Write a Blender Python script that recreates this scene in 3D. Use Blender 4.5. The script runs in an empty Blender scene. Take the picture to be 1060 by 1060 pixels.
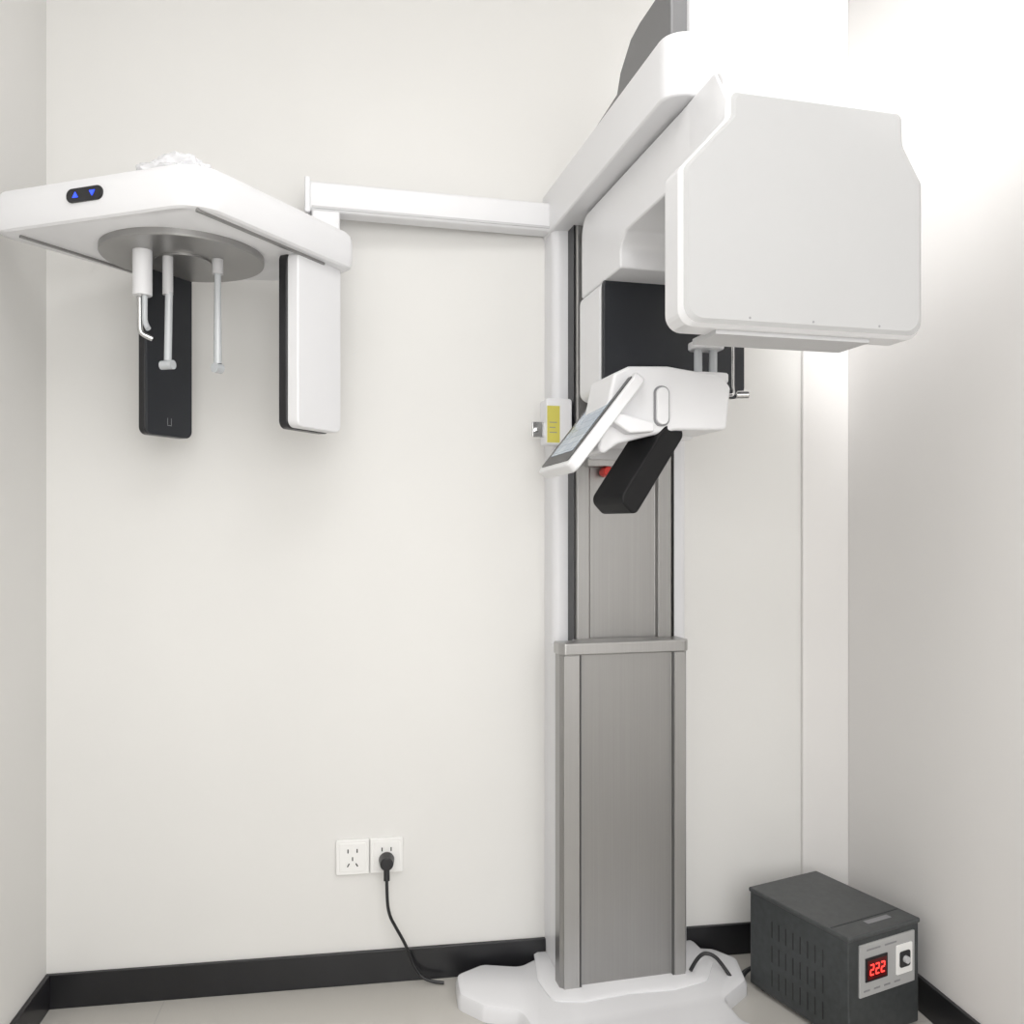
import bpy, bmesh, math, random
from mathutils import Matrix, Vector, noise
random.seed(3)
C = bpy.context
scene = C.scene
scene.view_settings.view_transform = 'Standard'
scene.view_settings.exposure = 0.0

# ------------------------------------------------------------ materials
def mat(name, col, rough=0.5, metal=0.0, emit=None, estr=0.0, var=0.0, vscale=6.0, stretch=None, bump=0.0, spec=0.5, trans=0.0):
    m = bpy.data.materials.new(name); m.use_nodes = True
    nt = m.node_tree; b = nt.nodes['Principled BSDF']
    c = (*col, 1)
    b.inputs['Base Color'].default_value = c
    b.inputs['Roughness'].default_value = rough
    b.inputs['Metallic'].default_value = metal
    b.inputs['Specular IOR Level'].default_value = spec
    if trans: b.inputs['Transmission Weight'].default_value = trans
    if emit:
        b.inputs['Emission Color'].default_value = (*emit, 1)
        b.inputs['Emission Strength'].default_value = estr
    if var or bump:
        tc = nt.nodes.new('ShaderNodeTexCoord'); mp = nt.nodes.new('ShaderNodeMapping')
        nz = nt.nodes.new('ShaderNodeTexNoise'); nz.inputs['Scale'].default_value = vscale
        nz.inputs['Detail'].default_value = 6
        if stretch: mp.inputs['Scale'].default_value = stretch
        nt.links.new(tc.outputs['Object'], mp.inputs['Vector']); nt.links.new(mp.outputs['Vector'], nz.inputs['Vector'])
        if var:
            r = nt.nodes.new('ShaderNodeValToRGB')
            r.color_ramp.elements[0].position = 0.3; r.color_ramp.elements[1].position = 0.7
            r.color_ramp.elements[0].color = (*[max(0, x*(1-var)) for x in col], 1)
            r.color_ramp.elements[1].color = (*[min(1, x*(1+var)) for x in col], 1)
            nt.links.new(nz.outputs['Fac'], r.inputs['Fac']); nt.links.new(r.outputs['Color'], b.inputs['Base Color'])
        if bump:
            bp = nt.nodes.new('ShaderNodeBump'); bp.inputs['Strength'].default_value = bump; bp.inputs['Distance'].default_value = 0.002
            nt.links.new(nz.outputs['Fac'], bp.inputs['Height']); nt.links.new(bp.outputs['Normal'], b.inputs['Normal'])
    return m

M_wall = mat('wall_paint', (.775,.767,.748), .75, var=.012, vscale=2.5, bump=.05, spec=.2)
M_wallr = mat('wall_paint_right', (.79,.775,.762), .75, var=.012, vscale=2.5, spec=.2)
M_ceil = mat('ceiling_paint', (.80,.79,.78), .9)
M_base = mat('baseboard_black', (.012,.012,.014), .3, var=.2, vscale=8)
M_white = mat('white_enamel', (.79,.79,.805), .28, var=.006, vscale=3)
M_shell = mat('white_shell', (.78,.78,.80), .35, var=.006, vscale=3)
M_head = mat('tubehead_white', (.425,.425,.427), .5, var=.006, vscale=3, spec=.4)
M_plinth = mat('plinth_white', (.78,.78,.80), .25, var=.01, vscale=4)
M_metal = mat('brushed_metal', (.35,.345,.34), .36, .8, var=.035, vscale=40, stretch=(6,6,.05))
M_metal_e = mat('brushed_metal_edge', (.43,.425,.42), .34, .8, var=.03, vscale=40, stretch=(6,6,.05))
M_metal_d = mat('metal_dark_edge', (.14,.14,.14), .4, .6, var=.05, vscale=40, stretch=(6,6,.05))
M_cover = mat('cover_grey', (.20,.20,.205), .45, .3, var=.03)
M_black = mat('black_plastic', (.012,.012,.014), .35, var=.15)
M_grip = mat('grip_black', (.006,.006,.007), .5, var=.15, spec=.3)
M_blackp = mat('black_panel', (.015,.017,.022), .45, var=.1)
M_disc = mat('disc_grey', (.34,.335,.33), .35, .6, var=.05)
M_chrome = mat('chrome', (.6,.6,.6), .15, 1.0, var=.02)
M_clear = mat('clear_acrylic', (.50,.52,.54), .12, var=.05, spec=.8)
M_grey = mat('grey_line', (.25,.25,.26), .5, var=.05)
M_lgrey = mat('light_grey', (.55,.55,.56), .4, var=.02)
M_yellow = mat('yellow_label', (.60,.54,.10), .5, var=.05)
M_red = mat('red_knob', (.6,.03,.02), .4, var=.05)
M_blue = mat('blue_led', (.02,.05,.6), .4, emit=(.02,.06,1), estr=2)
M_reg = mat('regulator_steel', (.055,.06,.062), .5, .2, var=.12, vscale=60)
M_regtop = mat('regulator_top', (.075,.08,.082), .45, .2, var=.12, vscale=60)
M_regp = mat('regulator_panel', (.42,.42,.42), .4, var=.05)
M_led = mat('led_red', (.6,.02,.02), .4, emit=(1,.04,.03), estr=3)
M_ledbg = mat('led_window', (.10,.004,.004), .3, var=.1)
M_socket = mat('socket_plastic', (.88,.875,.86), .3, var=.005)
M_bag = mat('plastic_film', (.70,.70,.72), .2, var=.08, vscale=20, bump=.8)
M_lamp = mat('lamp_diffuser', (.9,.9,.9), .5, emit=(1,1,1), estr=3)

def screen_mat():
    m = bpy.data.materials.new('screen_display'); m.use_nodes = True
    nt = m.node_tree; b = nt.nodes['Principled BSDF']
    tc = nt.nodes.new('ShaderNodeTexCoord'); g = nt.nodes.new('ShaderNodeTexBrick')
    g.inputs['Color1'].default_value = (.25,.31,.38,1); g.inputs['Color2'].default_value = (.36,.42,.48,1)
    g.inputs['Mortar'].default_value = (.18,.22,.28,1); g.inputs['Scale'].default_value = 12
    g.inputs['Mortar Size'].default_value = .01
    nt.links.new(tc.outputs['Object'], g.inputs['Vector'])
    nt.links.new(g.outputs['Color'], b.inputs['Base Color']); nt.links.new(g.outputs['Color'], b.inputs['Emission Color'])
    b.inputs['Emission Strength'].default_value = .2; b.inputs['Roughness'].default_value = .15
    return m
M_screen = screen_mat()

def floor_mat():
    m = bpy.data.materials.new('floor_tile'); m.use_nodes = True
    nt = m.node_tree; b = nt.nodes['Principled BSDF']
    tc = nt.nodes.new('ShaderNodeTexCoord'); g = nt.nodes.new('ShaderNodeTexBrick'); g.offset = 0
    g.inputs['Color1'].default_value = (.54,.52,.485,1); g.inputs['Color2'].default_value = (.56,.54,.505,1)
    g.inputs['Mortar'].default_value = (.48,.46,.44,1); g.inputs['Scale'].default_value = 1.0
    g.inputs['Mortar Size'].default_value = .0015; g.inputs['Brick Width'].default_value = .8; g.inputs['Row Height'].default_value = .8
    nt.links.new(tc.outputs['Object'], g.inputs['Vector']); nt.links.new(g.outputs['Color'], b.inputs['Base Color'])
    b.inputs['Roughness'].default_value = .25
    return m
M_floor = floor_mat()

# ------------------------------------------------------------ helpers
I4 = Matrix.Identity(4)
def frame(x, y, z=0, deg=0): return Matrix.Translation((x, y, z)) @ Matrix.Rotation(math.radians(deg), 4, 'Z')
def empty(name, M, parent=None):
    e = bpy.data.objects.new(name, None); e.empty_display_size = .05
    C.collection.objects.link(e); e.matrix_world = M
    if parent: parent_to(e, parent)
    return e
def parent_to(o, p):
    mw = o.matrix_world.copy(); C.view_layer.update()
    o.parent = p; o.matrix_parent_inverse = p.matrix_world.inverted(); o.matrix_world = mw
SHARP = [35]
def finish(name, bm, M, mats, parent=None, bevel=0, seg=3, smooth=True):
    bmesh.ops.recalc_face_normals(bm, faces=bm.faces)
    me = bpy.data.meshes.new(name); bm.to_mesh(me); bm.free()
    if len(me.vertices):
        cx = sum((v.co for v in me.vertices), Vector())/len(me.vertices)
        for v in me.vertices: v.co -= cx
        M = M @ Matrix.Translation(cx)
    o = bpy.data.objects.new(name, me); C.collection.objects.link(o); o.matrix_world = M
    for m in (mats if isinstance(mats, (list, tuple)) else [mats]): me.materials.append(m)
    if smooth:
        for p in me.polygons: p.use_smooth = True
        me.set_sharp_from_angle(angle=math.radians(SHARP[0]))
    if bevel:
        b = o.modifiers.new('bevel', 'BEVEL'); b.width = bevel; b.segments = seg; b.limit_method = 'ANGLE'; b.angle_limit = math.radians(30)
        b.harden_normals = True
    if parent: parent_to(o, parent)
    return o
def round_poly(pts, r, seg=6):
    out = []; n = len(pts)
    for i, p in enumerate(pts):
        rr = r[i] if isinstance(r, (list, tuple)) else r
        p = Vector(p); a = Vector(pts[i-1]); b = Vector(pts[(i+1) % n])
        da = (a-p); db = (b-p)
        ang = da.angle(db); t = rr/math.tan(ang/2)
        t = min(t, da.length*.48, db.length*.48); rr2 = t*math.tan(ang/2)
        p1 = p+da.normalized()*t; p2 = p+db.normalized()*t
        cdir = (da.normalized()+db.normalized())
        if cdir.length < 1e-6 or rr <= 0:
            for k in range(seg+1): out.append(tuple(p1.lerp(p2, k/seg)))
            continue
        c = p+cdir.normalized()*(rr2/math.sin(ang/2))
        a1 = math.atan2(*(p1-c).yx); a2 = math.atan2(*(p2-c).yx); d = a2-a1
        while d > math.pi: d -= 2*math.pi
        while d < -math.pi: d += 2*math.pi
        for k in range(seg+1):
            q = a1+d*k/seg; out.append((c.x+rr2*math.cos(q), c.y+rr2*math.sin(q)))
    return out
def to3(p, ax, h):
    if ax == 'Z': return (p[0], p[1], h)
    if ax == 'Y': return (p[0], h, p[1])
    return (h, p[0], p[1])
def loft(name, rings, ax, M, mats, parent=None, bevel=0, seg=3, facemats=None):
    bm = bmesh.new(); R = []
    for pts, h in rings: R.append([bm.verts.new(to3(p, ax, h)) for p in pts])
    n = len(R[0])
    f0 = bm.faces.new(R[0]); f1 = bm.faces.new(list(reversed(R[-1])))
    for a, b in zip(R[:-1], R[1:]):
        for i in range(n): bm.faces.new((a[i], a[(i+1) % n], b[(i+1) % n], b[i]))
    if facemats:
        for f in bm.faces: f.material_index = facemats(f.calc_center_median())
    return finish(name, bm, M, mats, parent, bevel, seg)
def prism(name, pts, ax, a, b, M, mats, parent=None, r=0, bevel=0, seg=3, rs=6, facemats=None):
    if r: pts = round_poly(pts, r, rs)
    return loft(name, [(pts, a), (pts, b)], ax, M, mats, parent, bevel, seg, facemats)
def box(name, x0, x1, y0, y1, z0, z1, M, mats, parent=None, bevel=0, seg=2):
    return prism(name, [(x0, y0), (x1, y0), (x1, y1), (x0, y1)], 'Z', z0, z1, M, mats, parent, 0, bevel, seg)
def rbox(name, x0, x1, y0, y1, z0, z1, ax, r, M, mats, parent=None, bevel=0, rs=6):
    if ax == 'Z': return prism(name, [(x0, y0), (x1, y0), (x1, y1), (x0, y1)], 'Z', z0, z1, M, mats, parent, r, bevel, rs=rs)
    if ax == 'Y': return prism(name, [(x0, z0), (x1, z0), (x1, z1), (x0, z1)], 'Y', y0, y1, M, mats, parent, r, bevel, rs=rs)
    return prism(name, [(y0, z0), (y1, z0), (y1, z1), (y0, z1)], 'X', x0, x1, M, mats, parent, r, bevel, rs=rs)
def cyl(name, p0, p1, rad, M, mats, parent=None, rad2=None, seg=32, bevel=0):
    p0 = Vector(p0); p1 = Vector(p1); d = p1-p0
    bm = bmesh.new()
    bmesh.ops.create_cone(bm, cap_ends=True, segments=seg, radius1=rad, radius2=rad if rad2 is None else rad2, depth=d.length)
    bmesh.ops.transform(bm, matrix=Matrix.Translation((p0+p1)/2) @ d.to_track_quat('Z', 'Y').to_matrix().to_4x4(), verts=bm.verts)
    return finish(name, bm, M, mats, parent, bevel)
def tube(name, pts, rad, M, mats, parent=None):
    cu = bpy.data.curves.new(name, 'CURVE'); cu.dimensions = '3D'; cu.bevel_depth = rad; cu.bevel_resolution = 4; cu.use_fill_caps = True
    s = cu.splines.new('NURBS'); s.points.add(len(pts)-1); s.order_u = 3; s.use_endpoint_u = True; s.resolution_u = 10
    for q, p in zip(s.points, pts): q.co = (*p, 1)
    cu.materials.append(mats)
    o = bpy.data.objects.new(name, cu); C.collection.objects.link(o); o.matrix_world = M
    dg = C.evaluated_depsgraph_get(); me = bpy.data.meshes.new_from_object(o.evaluated_get(dg))
    bpy.data.objects.remove(o)
    o2 = bpy.data.objects.new(name, me); C.collection.objects.link(o2); o2.name = name; o2.matrix_world = M
    for p in me.polygons: p.use_smooth = True
    if parent: parent_to(o2, parent)
    return o2

# ------------------------------------------------------------ room
RA = math.degrees(math.atan(.158))
R = frame(-1.173, 2.19, 0, RA)
L = 2.172; DEP = 4.0; H = 2.85
T = .1
box('wall_back', -T, L+T, 0, T, 0, H, R, M_wall)
box('wall_left', -T, 0, -DEP, 0, 0, H, R, M_wall)
box('wall_right', L, L+T, -DEP, 0, 0, H, R, M_wallr)
box('wall_front', -T, L+T, -DEP-T, -DEP, 0, H, R, M_wall)
box('floor', -T, L+T, -DEP-T, T, -T, 0, R, M_floor)
box('ceiling', -T, L+T, -DEP-T, T, H, H+T, R, M_ceil)
BH = .086; BT = .012
PX0 = 2.030
PD = .014
box('wall_pilaster', PX0, L, -PD, 0, 0, H, R, M_wallr, bevel=.003)
box('baseboard_back', 0, PX0, -BT, 0, 0, BH, R, M_base, bevel=.002)
box('baseboard_pilaster', PX0-BT, L-BT, -PD-BT, -PD, 0, BH, R, M_base, bevel=.002)
box('baseboard_left', 0, BT, -DEP, -BT, 0, BH, R, M_base, bevel=.002)
box('baseboard_right', L-BT, L, -DEP, -PD, 0, BH, R, M_base, bevel=.002)

# ------------------------------------------------------------ X-ray machine
O = frame(.124, 2.23, 0, 14)
X = empty('dental_xray_machine', O)
pl = [(-.135,2.18),(-.15,2.28),(-.08,2.338),(.02,2.325),(.06,2.365),(.50,2.43),(.56,2.425),(.615,2.37),(.61,2.25),(.53,2.16),(.55,2.07),(.66,1.98),(.70,1.86),(.62,1.76),(.50,1.80),(.44,1.90),(.34,1.95),(.22,1.90),(.15,1.80),(.05,1.74),(-.04,1.82),(-.02,1.93),(.05,2.02),(.02,2.10),(-.07,2.125)]
pr = round_poly(pl, .035, 4)
def inset(pts, d):
    out = []; n = len(pts)
    for i, p in enumerate(pts):
        t = Vector(pts[(i+1) % n])-Vector(pts[i-1])
        if t.length < 1e-7: t = Vector((1, 0))
        nn = Vector((t.y, -t.x)).normalized()
        out.append((p[0]+nn.x*d, p[1]+nn.y*d))
    return out
loft('plinth', [(pr, 0), (pr, .026), (inset(pr, .006), .038), (inset(pr, .018), .043)], 'Z', I4, M_plinth, X)
ped = [(-.045,-.085),(.03,-.105),(.15,-.095),(.27,-.105),(.37,-.085),(.43,.0),(.425,.19),(-.02,.19),(-.055,.02)]
pp = round_poly(ped, .03, 5)
loft('plinth_collar', [(pp, .04), (pp, .046), ([(.18+(x-.18)*.96, .05+(y-.05)*.95) for x, y in pp], .051)], 'Z', O, M_plinth, X)
rbox('column_shell', .005, .39, .08, .19, .045, 2.0, 'Z', .02, O, M_shell, X)
rbox('column_shell_lower', .003, .352, .0, .10, .045, .900, 'Z', .004, O, M_shell, X)
# lower metal section
a0, a1, f0 = -.014, .332, -.05
low = [(a0,.0),(a0,f0+.012),(a0+.012,f0),(a0+.050,f0),(a0+.056,f0+.010),(a1-.044,f0+.010),(a1-.038,f0),(a1-.012,f0),(a1,f0+.012),(a1,.0)]
prism('column_lower_section', low, 'Z', .048, .905, O, M_metal, X, bevel=.0015)
box('column_lower_strip_left', a0+.008, a0+.049, f0-.0015, f0+.005, .048, .886, O, M_metal_e, X, bevel=.001)
box('column_lower_strip_right', a1-.037, a1-.008, f0-.0015, f0+.005, .048, .886, O, M_metal_e, X, bevel=.001)
lowc = [(a0-.003,.005),(a0-.003,f0+.010),(a0+.010,f0-.004),(a1-.010,f0-.004),(a1+.004,f0+.010),(a1+.004,.03),(.04,.03),(.04,.005)]
prism('column_lower_cap', lowc, 'Z', .888, .919, O, M_metal_e, X, bevel=.004)
for i, u in enumerate((a0+.053, a1-.041)):
    box('column_groove_%d' % i, u-.0015, u+.0015, f0-.0005, f0+.012, .05, .888, O, M_metal_d, X)
# upper metal section
up = [(.050,.08),(.050,.034),(.056,.028),(.088,.028),(.093,.040),(.278,.040),(.283,.028),(.319,.028),(.325,.034),(.325,.08)]
prism('column_upper_section', up, 'Z', .90, 2.0, O, M_metal, X, bevel=.0015)
for i, u in enumerate((.048, .327)):
    box('column_seal_%d' % i, u-.002, u+.002, .03, .08, .90, 2.0, O, M_black, X)
# overhead beam
bo = [(0,-.668),(.385,-.668),(.385,.172),(0,.172)]
bp = round_poly(bo, [.045,.045,.01,.01], 8)
loft('overhead_beam', [(bp, 2.0), (bp, 2.118)], 'Z', O, M_white, X, bevel=.006)
cov = [(.05,2.116),(-.30,2.116),(-.648,2.116),(-.648,2.21),(-.62,2.225),(-.50,2.225),(-.45,2.218),(-.39,2.178),(-.37,2.143),(-.30,2.138)]
prism('top_cover', cov, 'X', .012, .33, O, M_cover, X, bevel=.005)
rbox('top_cover_front_glare', .045, .365, -.660, -.645, 2.117, 2.245, 'Y', .008, O, M_white, X, bevel=.003)  # white piece added to paint the blown-out glare on the grey cover's front
# rotating arm
arm = [(-.79,1.992),(-.79,1.862),(-.34,1.862),(-.305,1.835),(-.305,1.790),(-.035,1.790),(-.035,1.992)]
prism('rotating_arm', arm, 'X', .045, .355, O, M_white, X, r=[.03,.03,.01,.03,.005,.005,.05], bevel=.008)
cyl('rotation_hub', (.19,-.40,1.985), (.19,-.40,2.004), .13, O, M_lgrey, X)
# sensor housing
rbox('sensor_housing', .040, .40, -.185, -.035, 1.525, 1.795, 'Y', .025, O, M_white, X, bevel=.004)
rbox('sensor_face', .043, .41, -.203, -.186, 1.525, 1.806, 'Y', .028, O, M_blackp, X, bevel=.004)
# tube head
def hl(top, e=0, back=False):
    if not back:
        p = [(-.044+e,1.541+e),(.423-e,1.541+e),(.423-e,1.815),(.384-e,1.88),(.382-e,top-e),(.042+e,top-e),(.042+e,1.893),(-.044+e,1.800)]
    else:
        p = [(.045,1.60),(.36,1.60),(.36,1.80),(.357,1.87),(.355,top),(.047,top),(.047,1.88),(.045,1.80)]
    return round_poly(p, [.028,.028,.02,.03,.012,.012,.02,.02], 6)
SHARP[0] = 14
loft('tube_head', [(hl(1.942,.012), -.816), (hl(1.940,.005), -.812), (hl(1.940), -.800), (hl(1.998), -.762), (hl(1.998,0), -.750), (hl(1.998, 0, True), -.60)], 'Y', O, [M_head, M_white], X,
     facemats=lambda c: 1 if c.y > -.812 else 0)  # chamfer and sides coloured whiter than the face, painting in the glare
SHARP[0] = 35
rbox('tube_head_collimator', .10, .30, -.61, -.575, 1.62, 1.84, 'Y', .02, O, M_blackp, X, bevel=.004)
box('tube_head_base_lip', .03, .33, -.79, -.70, 1.534, 1.545, O, M_lgrey, X, bevel=.002)
for i, u in enumerate((.08, .20, .33)):
    cyl('tube_head_screw_%d' % i, (u,-.8165,1.558), (u,-.814,1.558), .002, O, M_grey, X, seg=16)
# console
con = [(-.046,1.350),(.005,1.385),(.060,1.400),(.137,1.418),(.258,1.422),(.268,1.515),(.250,1.540),(.12,1.556),(.03,1.552),(-.005,1.535)]
prism('console_body', con, 'Y', -.40, -.25, O, M_white, X, r=.012, bevel=.008)
box('console_mount', .09, .25, -.26, .045, 1.415, 1.475, O, M_white, X, bevel=.01)
rbox('console_rear_bracket', .075, .20, -.005, .06, 1.385, 1.50, 'Y', .012, O, M_lgrey, X, bevel=.004)
rbox('console_slot_rim', .085, .120, -.404, -.399, 1.425, 1.512, 'Y', .016, O, M_grey, X)
rbox('console_slot_key', .0885, .1165, -.411, -.400, 1.4285, 1.5085, 'Y', .0135, O, M_white, X, bevel=.003)
prism('console_side_shelf', [(.02,1.405),(.075,1.41),(.075,1.43),(-.01,1.45),(-.03,1.435)], 'Y', -.43, -.395, O, M_shell, X, bevel=.005)
# grip
P0 = Vector((.335,1.93,1.432)); P1 = Vector((.212,1.84,1.248))
ax = (P1-P0).normalized(); s = Vector((0,0,1)).cross(ax).normalized(); t = ax.cross(s)
G = Matrix((( ax.x, s.x, t.x, P0.x),(ax.y, s.y, t.y, P0.y),(ax.z, s.z, t.z, P0.z),(0,0,0,1)))
rbox('patient_grip', 0, (P1-P0).length, -.048, .048, -.028, .028, 'Y', .018, G, M_grip, X, bevel=.005)
cyl('column_red_knob', (.128,.03,1.355), (.128,-.012,1.355), .013, O, M_red, X, bevel=.003)
box('column_clamp', .075, .17, .0, .045, 1.368, 1.388, O, M_metal_e, X, bevel=.003)
# tablet
w = Vector((.045,-.20,0)).normalized(); h = Vector((.13,.03,.17)); h = (h-w*h.dot(w)).normalized(); n = w.cross(h)
if n.x > 0: n = -n
D = Vector((.0733,2.0,1.351))
TB = Matrix(((w.x,h.x,n.x,D.x),(w.y,h.y,n.y,D.y),(w.z,h.z,n.z,D.z),(0,0,0,1)))
rbox('tablet_frame', -.02, .224, -.020, .236, -.026, 0, 'Z', .02, TB, M_white, X, bevel=.005)
rbox('tablet_bezel', -.006, .212, -.006, .222, -.001, .0015, 'Z', .008, TB, M_black, X)
rbox('tablet_display', .018, .188, .022, .160, .001, .0022, 'Z', .002, TB, M_screen, X)
# chin rest
rbox('chin_rest_plate', .21, .285, -.35, -.29, 1.612, 1.630, 'Z', .02, O, M_white, X, bevel=.004)
rbox('chin_rest_base', .205, .29, -.36, -.28, 1.535, 1.556, 'Z', .02, O, M_white, X, bevel=.004)
for i, u in enumerate((.228, .265)):
    cyl('chin_rest_post_%d' % i, (u,-.32,1.55), (u,-.32,1.62), .0095, O, M_clear, X)
tube('chin_rest_rod', [(.325,-.30,1.64),(.325,-.30,1.58),(.325,-.30,1.535),(.322,-.31,1.515),(.30,-.33,1.510),(.255,-.33,1.510)], .004, O, M_chrome, X)
cyl('chin_rest_rod_tip', (.318,-.33,1.512), (.345,-.34,1.512), .009, O, M_chrome, X, bevel=.002)
# emergency switch
rbox('key_switch_box', -.03, .040, .025, .085, 1.425, 1.545, 'Y', .008, O, M_shell, X, bevel=.004)
box('key_switch_label', -.028, .006, .0235, .026, 1.430, 1.525, O, M_yellow, X)
for i in range(3):
    box('key_switch_print_%d' % i, -.022, -.002-.004*(i % 2), .0228, .0236, 1.455+i*.013, 1.457+i*.013, O, M_grey, X)
box('key_switch_bracket', -.062, -.028, .045, .052, 1.445, 1.485, O, M_chrome, X, bevel=.002)
cyl('key_switch_bolt', (-.048,.045,1.465), (-.048,.030,1.465), .007, O, M_chrome, X)
# ---- cephalometric arm
rbox('ceph_arm', -.625, .01, .10, .155, 2.004, 2.080, 'X', .008, O, M_white, X, bevel=.003)
box('ceph_arm_rail', -.62, 0, .097, .101, 2.010, 2.016, O, M_lgrey, X)
box('ceph_arm_endcap', -.637, -.623, .095, .16, 1.998, 2.088, O, M_shell, X, bevel=.003)
# ---- cephalostat head
E = frame(-.596, 1.65, 0, -27)
body = [(0,0),(-.525,-.080),(-.50,.291),(-.13,.53),(.005,.48),(.003,.40)]
br = round_poly(body, [.075,.03,.08,.03,.03,.04], 8)
c0 = Vector((-.25,.2))
def sc(p, k): return [(c0.x+(x-c0.x)*k, c0.y+(y-c0.y)*k) for x, y in p]
loft('ceph_head_body', [(sc(br,.965), 1.823), (sc(br,.985), 1.827), (sc(br,.997), 1.838), (br, 1.85), (br, 1.885), (sc(br,.99), 1.900), (sc(br,.965), 1.908)], 'Z', E, M_white, X)
box('ceph_drop_post', -.62, -.55, .095, .155, 1.86, 2.006, O, M_white, X, bevel=.006)
cyl('ceph_disc', (-.2637,.2057,1.808), (-.2637,.2057,1.826), .174, E, M_disc, X, seg=96, bevel=.003)
cyl('ceph_disc_hub', (-.2637,.2057,1.803), (-.2637,.2057,1.809), .06, E, M_metal, X, seg=48)
box('ceph_track', -.028, -.022, .02, .40, 1.818, 1.825, E, M_metal, X)
box('ceph_track_left', -.475, -.469, -.04, .24, 1.818, 1.825, E, M_metal, X)
BF = E @ Matrix.Translation((-.266,-.0406,1.872)) @ Matrix.Rotation(math.atan2(.080,.525), 4, 'Z')
rbox('button_pill', -.045, .045, -.004, .004, -.014, .014, 'Y', .0135, BF, M_black, X, bevel=.001)
for i, s_ in enumerate((-1, 1)):
    cx = s_*.021
    prism('button_arrow_%d' % i, [(cx-.007,-.005*s_*-1),(cx+.007,-.005*s_*-1),(cx,.006*s_*-1)], 'Y', -.0052, -.0038, BF, M_blue, X)
rbox('ceph_panel_right_shell', -.058, -.026, .312, .465, 1.434, 1.83, 'X', .018, E, M_white, X, bevel=.004)
rbox('ceph_panel_right_face', -.080, -.057, .309, .462, 1.432, 1.83, 'X', .018, E, M_black, X, bevel=.003)
rbox('ceph_panel_left_shell', -.408, -.386, .203, .337, 1.425, 1.83, 'X', .018, E, M_black, X, bevel=.004)
rbox('ceph_panel_left_face', -.386, -.379, .203, .337, 1.425, 1.83, 'X', .018, E, M_blackp, X, bevel=.002)
for nm, a, b, c, d in (('a',.262,.2631,1.452,1.468),('b',.273,.2741,1.452,1.468),('c',.262,.2741,1.450,1.4513)):
    box('ceph_panel_mark_'+nm, -.3795, -.3782, a, b, c, d, E, M_grey, X)
cyl('ear_rod_holder', (-.288,.115,1.71), (-.288,.115,1.812), .020, E, M_white, X, bevel=.003)
tube('ear_rod_hook_a', [(-.296,.115,1.715),(-.296,.115,1.66),(-.296,.115,1.640),(-.294,.118,1.628),(-.280,.135,1.620)], .006, E, M_chrome, X)
tube('ear_rod_hook_b', [(-.281,.115,1.715),(-.281,.115,1.67),(-.281,.115,1.65),(-.270,.115,1.637)], .006, E, M_clear, X)
cyl('ear_rod_stem', (-.262,.16,1.72), (-.262,.16,1.812), .011, E, M_lgrey, X)
cyl('ear_rod_clear', (-.262,.16,1.575), (-.258,.16,1.725), .008, E, M_clear, X)
cyl('ear_rod_tip', (-.275,.155,1.565), (-.245,.16,1.565), .010, E, M_clear, X)
cyl('nasion_support_stem', (-.19,.235,1.775), (-.19,.235,1.812), .012, E, M_lgrey, X)
cyl('nasion_support_rod', (-.19,.235,1.575), (-.19,.235,1.778), .009, E, M_clear, X, rad2=.007)
cyl('nasion_support_tip', (-.19,.225,1.565), (-.19,.245,1.565), .011, E, M_clear, X)

# plastic film lying on the cephalostat
bm = bmesh.new(); bmesh.ops.create_icosphere(bm, subdivisions=5, radius=1)
for v in bm.verts:
    c = v.co.copy(); k = 1+.35*noise.noise(c*1.8+Vector((3,1,0)))+.16*noise.noise(c*5)+.07*noise.noise(c*12)
    v.co = Vector((c.x*.085*k, c.y*.045*k, max(-.004, c.z*.036*k)))
finish('plastic_bag', bm, E @ Matrix.Translation((-.125,.045,1.912)) @ Matrix.Rotation(.15, 4, 'Z'), M_bag)

# ------------------------------------------------------------ sockets
def socket(cx, cz):
    F = R @ Matrix.Translation((cx, 0, cz))
    e = empty('wall_socket', F)
    rbox('plate', -.043, .043, -.010, 0, -.046, .046, 'Y', .004, F, M_socket, e, bevel=.002)
    rbox('inner_rim', -.034, .034, -.0115, -.009, -.037, .037, 'Y', .003, F, M_socket, e, bevel=.001)
    for i, (x, z, a) in enumerate(((-.012,.017,0),(.012,.017,0),(0,-.004,0),(-.011,-.020,.5),(.011,-.020,-.5))):
        G = F @ Matrix.Translation((x, 0, z)) @ Matrix.Rotation(a, 4, 'Y')
        box('hole_%d' % i, -.0015, .0015, -.0122, -.011, -.005, .005, G, M_black, e)
    return F
def rl(xw, yw):
    p = R.inverted() @ Vector((xw, yw, 0)); return p.x
sx = rl(-.423, 2.308)
socket(sx, .338); F2 = socket(sx+.089, .338)
pc = empty('power_plug_cord', F2)
cyl('plug_body', (0,-.012,-.010), (0,-.050,-.010), .021, F2, M_black, pc, rad2=.017, bevel=.003)
cyl('plug_collar', (0,-.035,-.020), (0,-.042,-.055), .008, F2, M_black, pc)
tube('cord', [(0,-.040,-.04),(0,-.045,-.09),(.005,-.05,-.14),(.025,-.045,-.18),(.05,-.035,-.23),(.072,-.03,-.29),(.10,-.04,-.329),(.15,-.045,-.333)], .0042, F2, M_black, pc)

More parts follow.
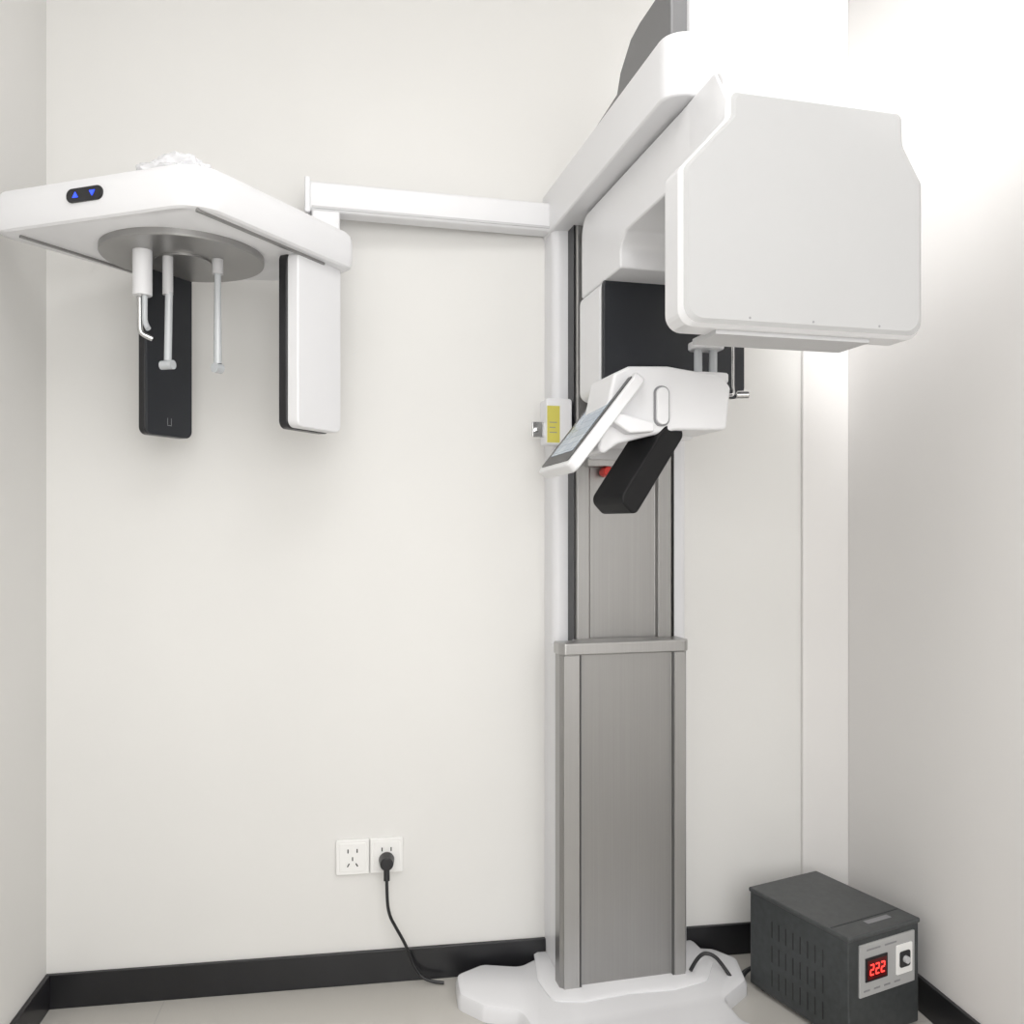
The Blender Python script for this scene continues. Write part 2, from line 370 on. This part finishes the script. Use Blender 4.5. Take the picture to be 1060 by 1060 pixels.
# ------------------------------------------------------------ voltage regulator
V = frame(.774, 2.00, 0, 27)
VR = empty('voltage_regulator', V)
WX, WY, HZ = .238, .325, .264
box('case', 0, WX, 0, WY, .012, HZ-.004, V, M_reg, VR, bevel=.004)
box('top_lid', -.003, WX+.003, -.003, WY+.003, HZ-.012, HZ, V, M_regtop, VR, bevel=.004)
for i, (x, y) in enumerate(((.03,.03),(WX-.03,.03),(.03,WY-.03),(WX-.03,WY-.03))):
    cyl('foot_%d' % i, (x,y,0), (x,y,.014), .014, V, M_black, VR)
for r_ in range(3):
    for c_ in range(8):
        y = .075+c_*.024; z = .205-r_*.062
        box('vent_%d_%d' % (r_, c_), -.0006, .001, y, y+.003, z-.042, z, V, M_black, VR)
box('lid_seam', .004, WX-.004, .055, .058, HZ-.0005, HZ+.001, V, M_reg, VR)
box('lid_label', .10, .18, .03, .046, HZ-.0005, HZ+.0006, V, M_grey, VR)
PM = V @ Matrix.Translation((.014,0,.0))
box('front_panel', .018, .204, -.005, .001, .118, .240, PM, M_regp, VR, bevel=.002)
box('display_frame', .034, .108, -.008, -.004, .152, .208, PM, M_black, VR, bevel=.002)
box('display_window', .040, .102, -.0088, -.0078, .158, .202, PM, M_ledbg, VR)
def seg7(cx, cz, S, k):
    wd, hh, th = .0105*S, .0115*S, .0028*S
    y0, y1 = -.0096, -.0086
    for q, (dx, dz) in {'a':(0,hh),'g':(0,0),'d':(0,-hh)}.items():
        box('digit_%d_%s' % (k, q), cx+dx-wd/2, cx+dx+wd/2, y0, y1, cz+dz-th/2, cz+dz+th/2, PM, M_led, VR)
    box('digit_%d_b' % k, cx+wd/2-th/2, cx+wd/2+th/2, y0, y1, cz+th/2, cz+hh, PM, M_led, VR)
    box('digit_%d_e' % k, cx-wd/2-th/2, cx-wd/2+th/2, y0, y1, cz-hh, cz-th/2, PM, M_led, VR)
for k in range(3): seg7(.053+.018*k, .180, 1.0, k)
rbox('breaker_plate', .138, .192, -.008, -.004, .146, .216, 'Y', .003, PM, M_socket, VR, bevel=.001)
rbox('breaker_recess', .147, .183, -.0095, -.0078, .162, .200, 'Y', .006, PM, M_black, VR)
cyl('breaker_switch', (.165,-.009,.181), (.165,-.018,.181), .008, PM, M_lgrey, VR)
for i in range(4):
    box('panel_print_%d' % i, .030+.034*i, .050+.034*i, -.0056, -.0049, .130, .134, PM, M_grey, VR)
for i in range(2):
    box('panel_print_top_%d' % i, .040+.060*i, .085+.055*i, -.0056, -.0049, .224, .228, PM, M_grey, VR)
tube('mains_cable', [(.07,WY,.05),(.05,WY+.02,.045),(-.0,WY+.03,.02),(-.05,WY-.02,.008),(-.07,WY+.02,.06),(-.09,WY+.04,.09),(-.12,WY+.06,.09),(-.16,WY+.045,.06)], .005, V, M_black, VR)
tube('mains_cable_b', [(.10,WY,.04),(.04,WY+.05,.03),(-.05,WY+.01,.008),(-.08,WY-.01,.007)], .004, V, M_black, VR)

# ------------------------------------------------------------ lights
box('ceiling_light_panel', .75, 1.35, -1.9, -1.3, H-.02, H, R, M_lamp)
def area(name, loc, rot, sx_, sy_, e, col=(1,1,1)):
    l = bpy.data.lights.new(name, 'AREA'); l.shape = 'RECTANGLE'; l.size = sx_; l.size_y = sy_; l.energy = e; l.color = col
    o = bpy.data.objects.new(name, l); C.collection.objects.link(o); o.location = loc; o.rotation_euler = rot; return o
area('ceiling_lamp_light', (.10,.25,2.80), (0,0,math.radians(9)), 1.5, 1.4, 16, (1,.998,.99))
area('room_rear_fill', (.45,-1.35,1.60), (math.radians(82),0,math.radians(8)), 1.7, 1.9, 41, (1,.998,.99))  # added fill behind the camera for flat frontal light, no fixture
dl = Vector((-1.1,1.7,1.1))-Vector((1.25,-.2,1.8))
area('room_side_fill', (1.25,-.2,1.8), dl.to_track_quat('-Z','Y').to_euler(), .8, 1.4, 7, (1,.998,.99))  # added fill that lifts the darker left wall, no fixture
sp = bpy.data.lights.new('glare_spot', 'SPOT'); sp.energy = 170; sp.spot_size = math.radians(44); sp.spot_blend = 1.0; sp.shadow_soft_size = .2  # added spot without a fixture, overexposes the top front of the machine
so = bpy.data.objects.new('glare_spot', sp); C.collection.objects.link(so); so.location = (.50,.60,2.62)
so.rotation_euler = (Vector((.76,1.62,2.38))-so.location).to_track_quat('-Z', 'Y').to_euler()

wd = bpy.data.worlds.new('World'); scene.world = wd; wd.use_nodes = True
wd.node_tree.nodes['Background'].inputs[0].default_value = (.8,.8,.8,1); wd.node_tree.nodes['Background'].inputs[1].default_value = .3

# ------------------------------------------------------------ camera
cam = bpy.data.cameras.new('Camera'); co = bpy.data.objects.new('Camera', cam); C.collection.objects.link(co)
co.location = (0,0,1.2); co.rotation_euler = (math.radians(90),0,0)
cam.sensor_width = 36; cam.lens = 900/1060*36; cam.shift_y = 20/1060; cam.clip_start = .02
scene.camera = co
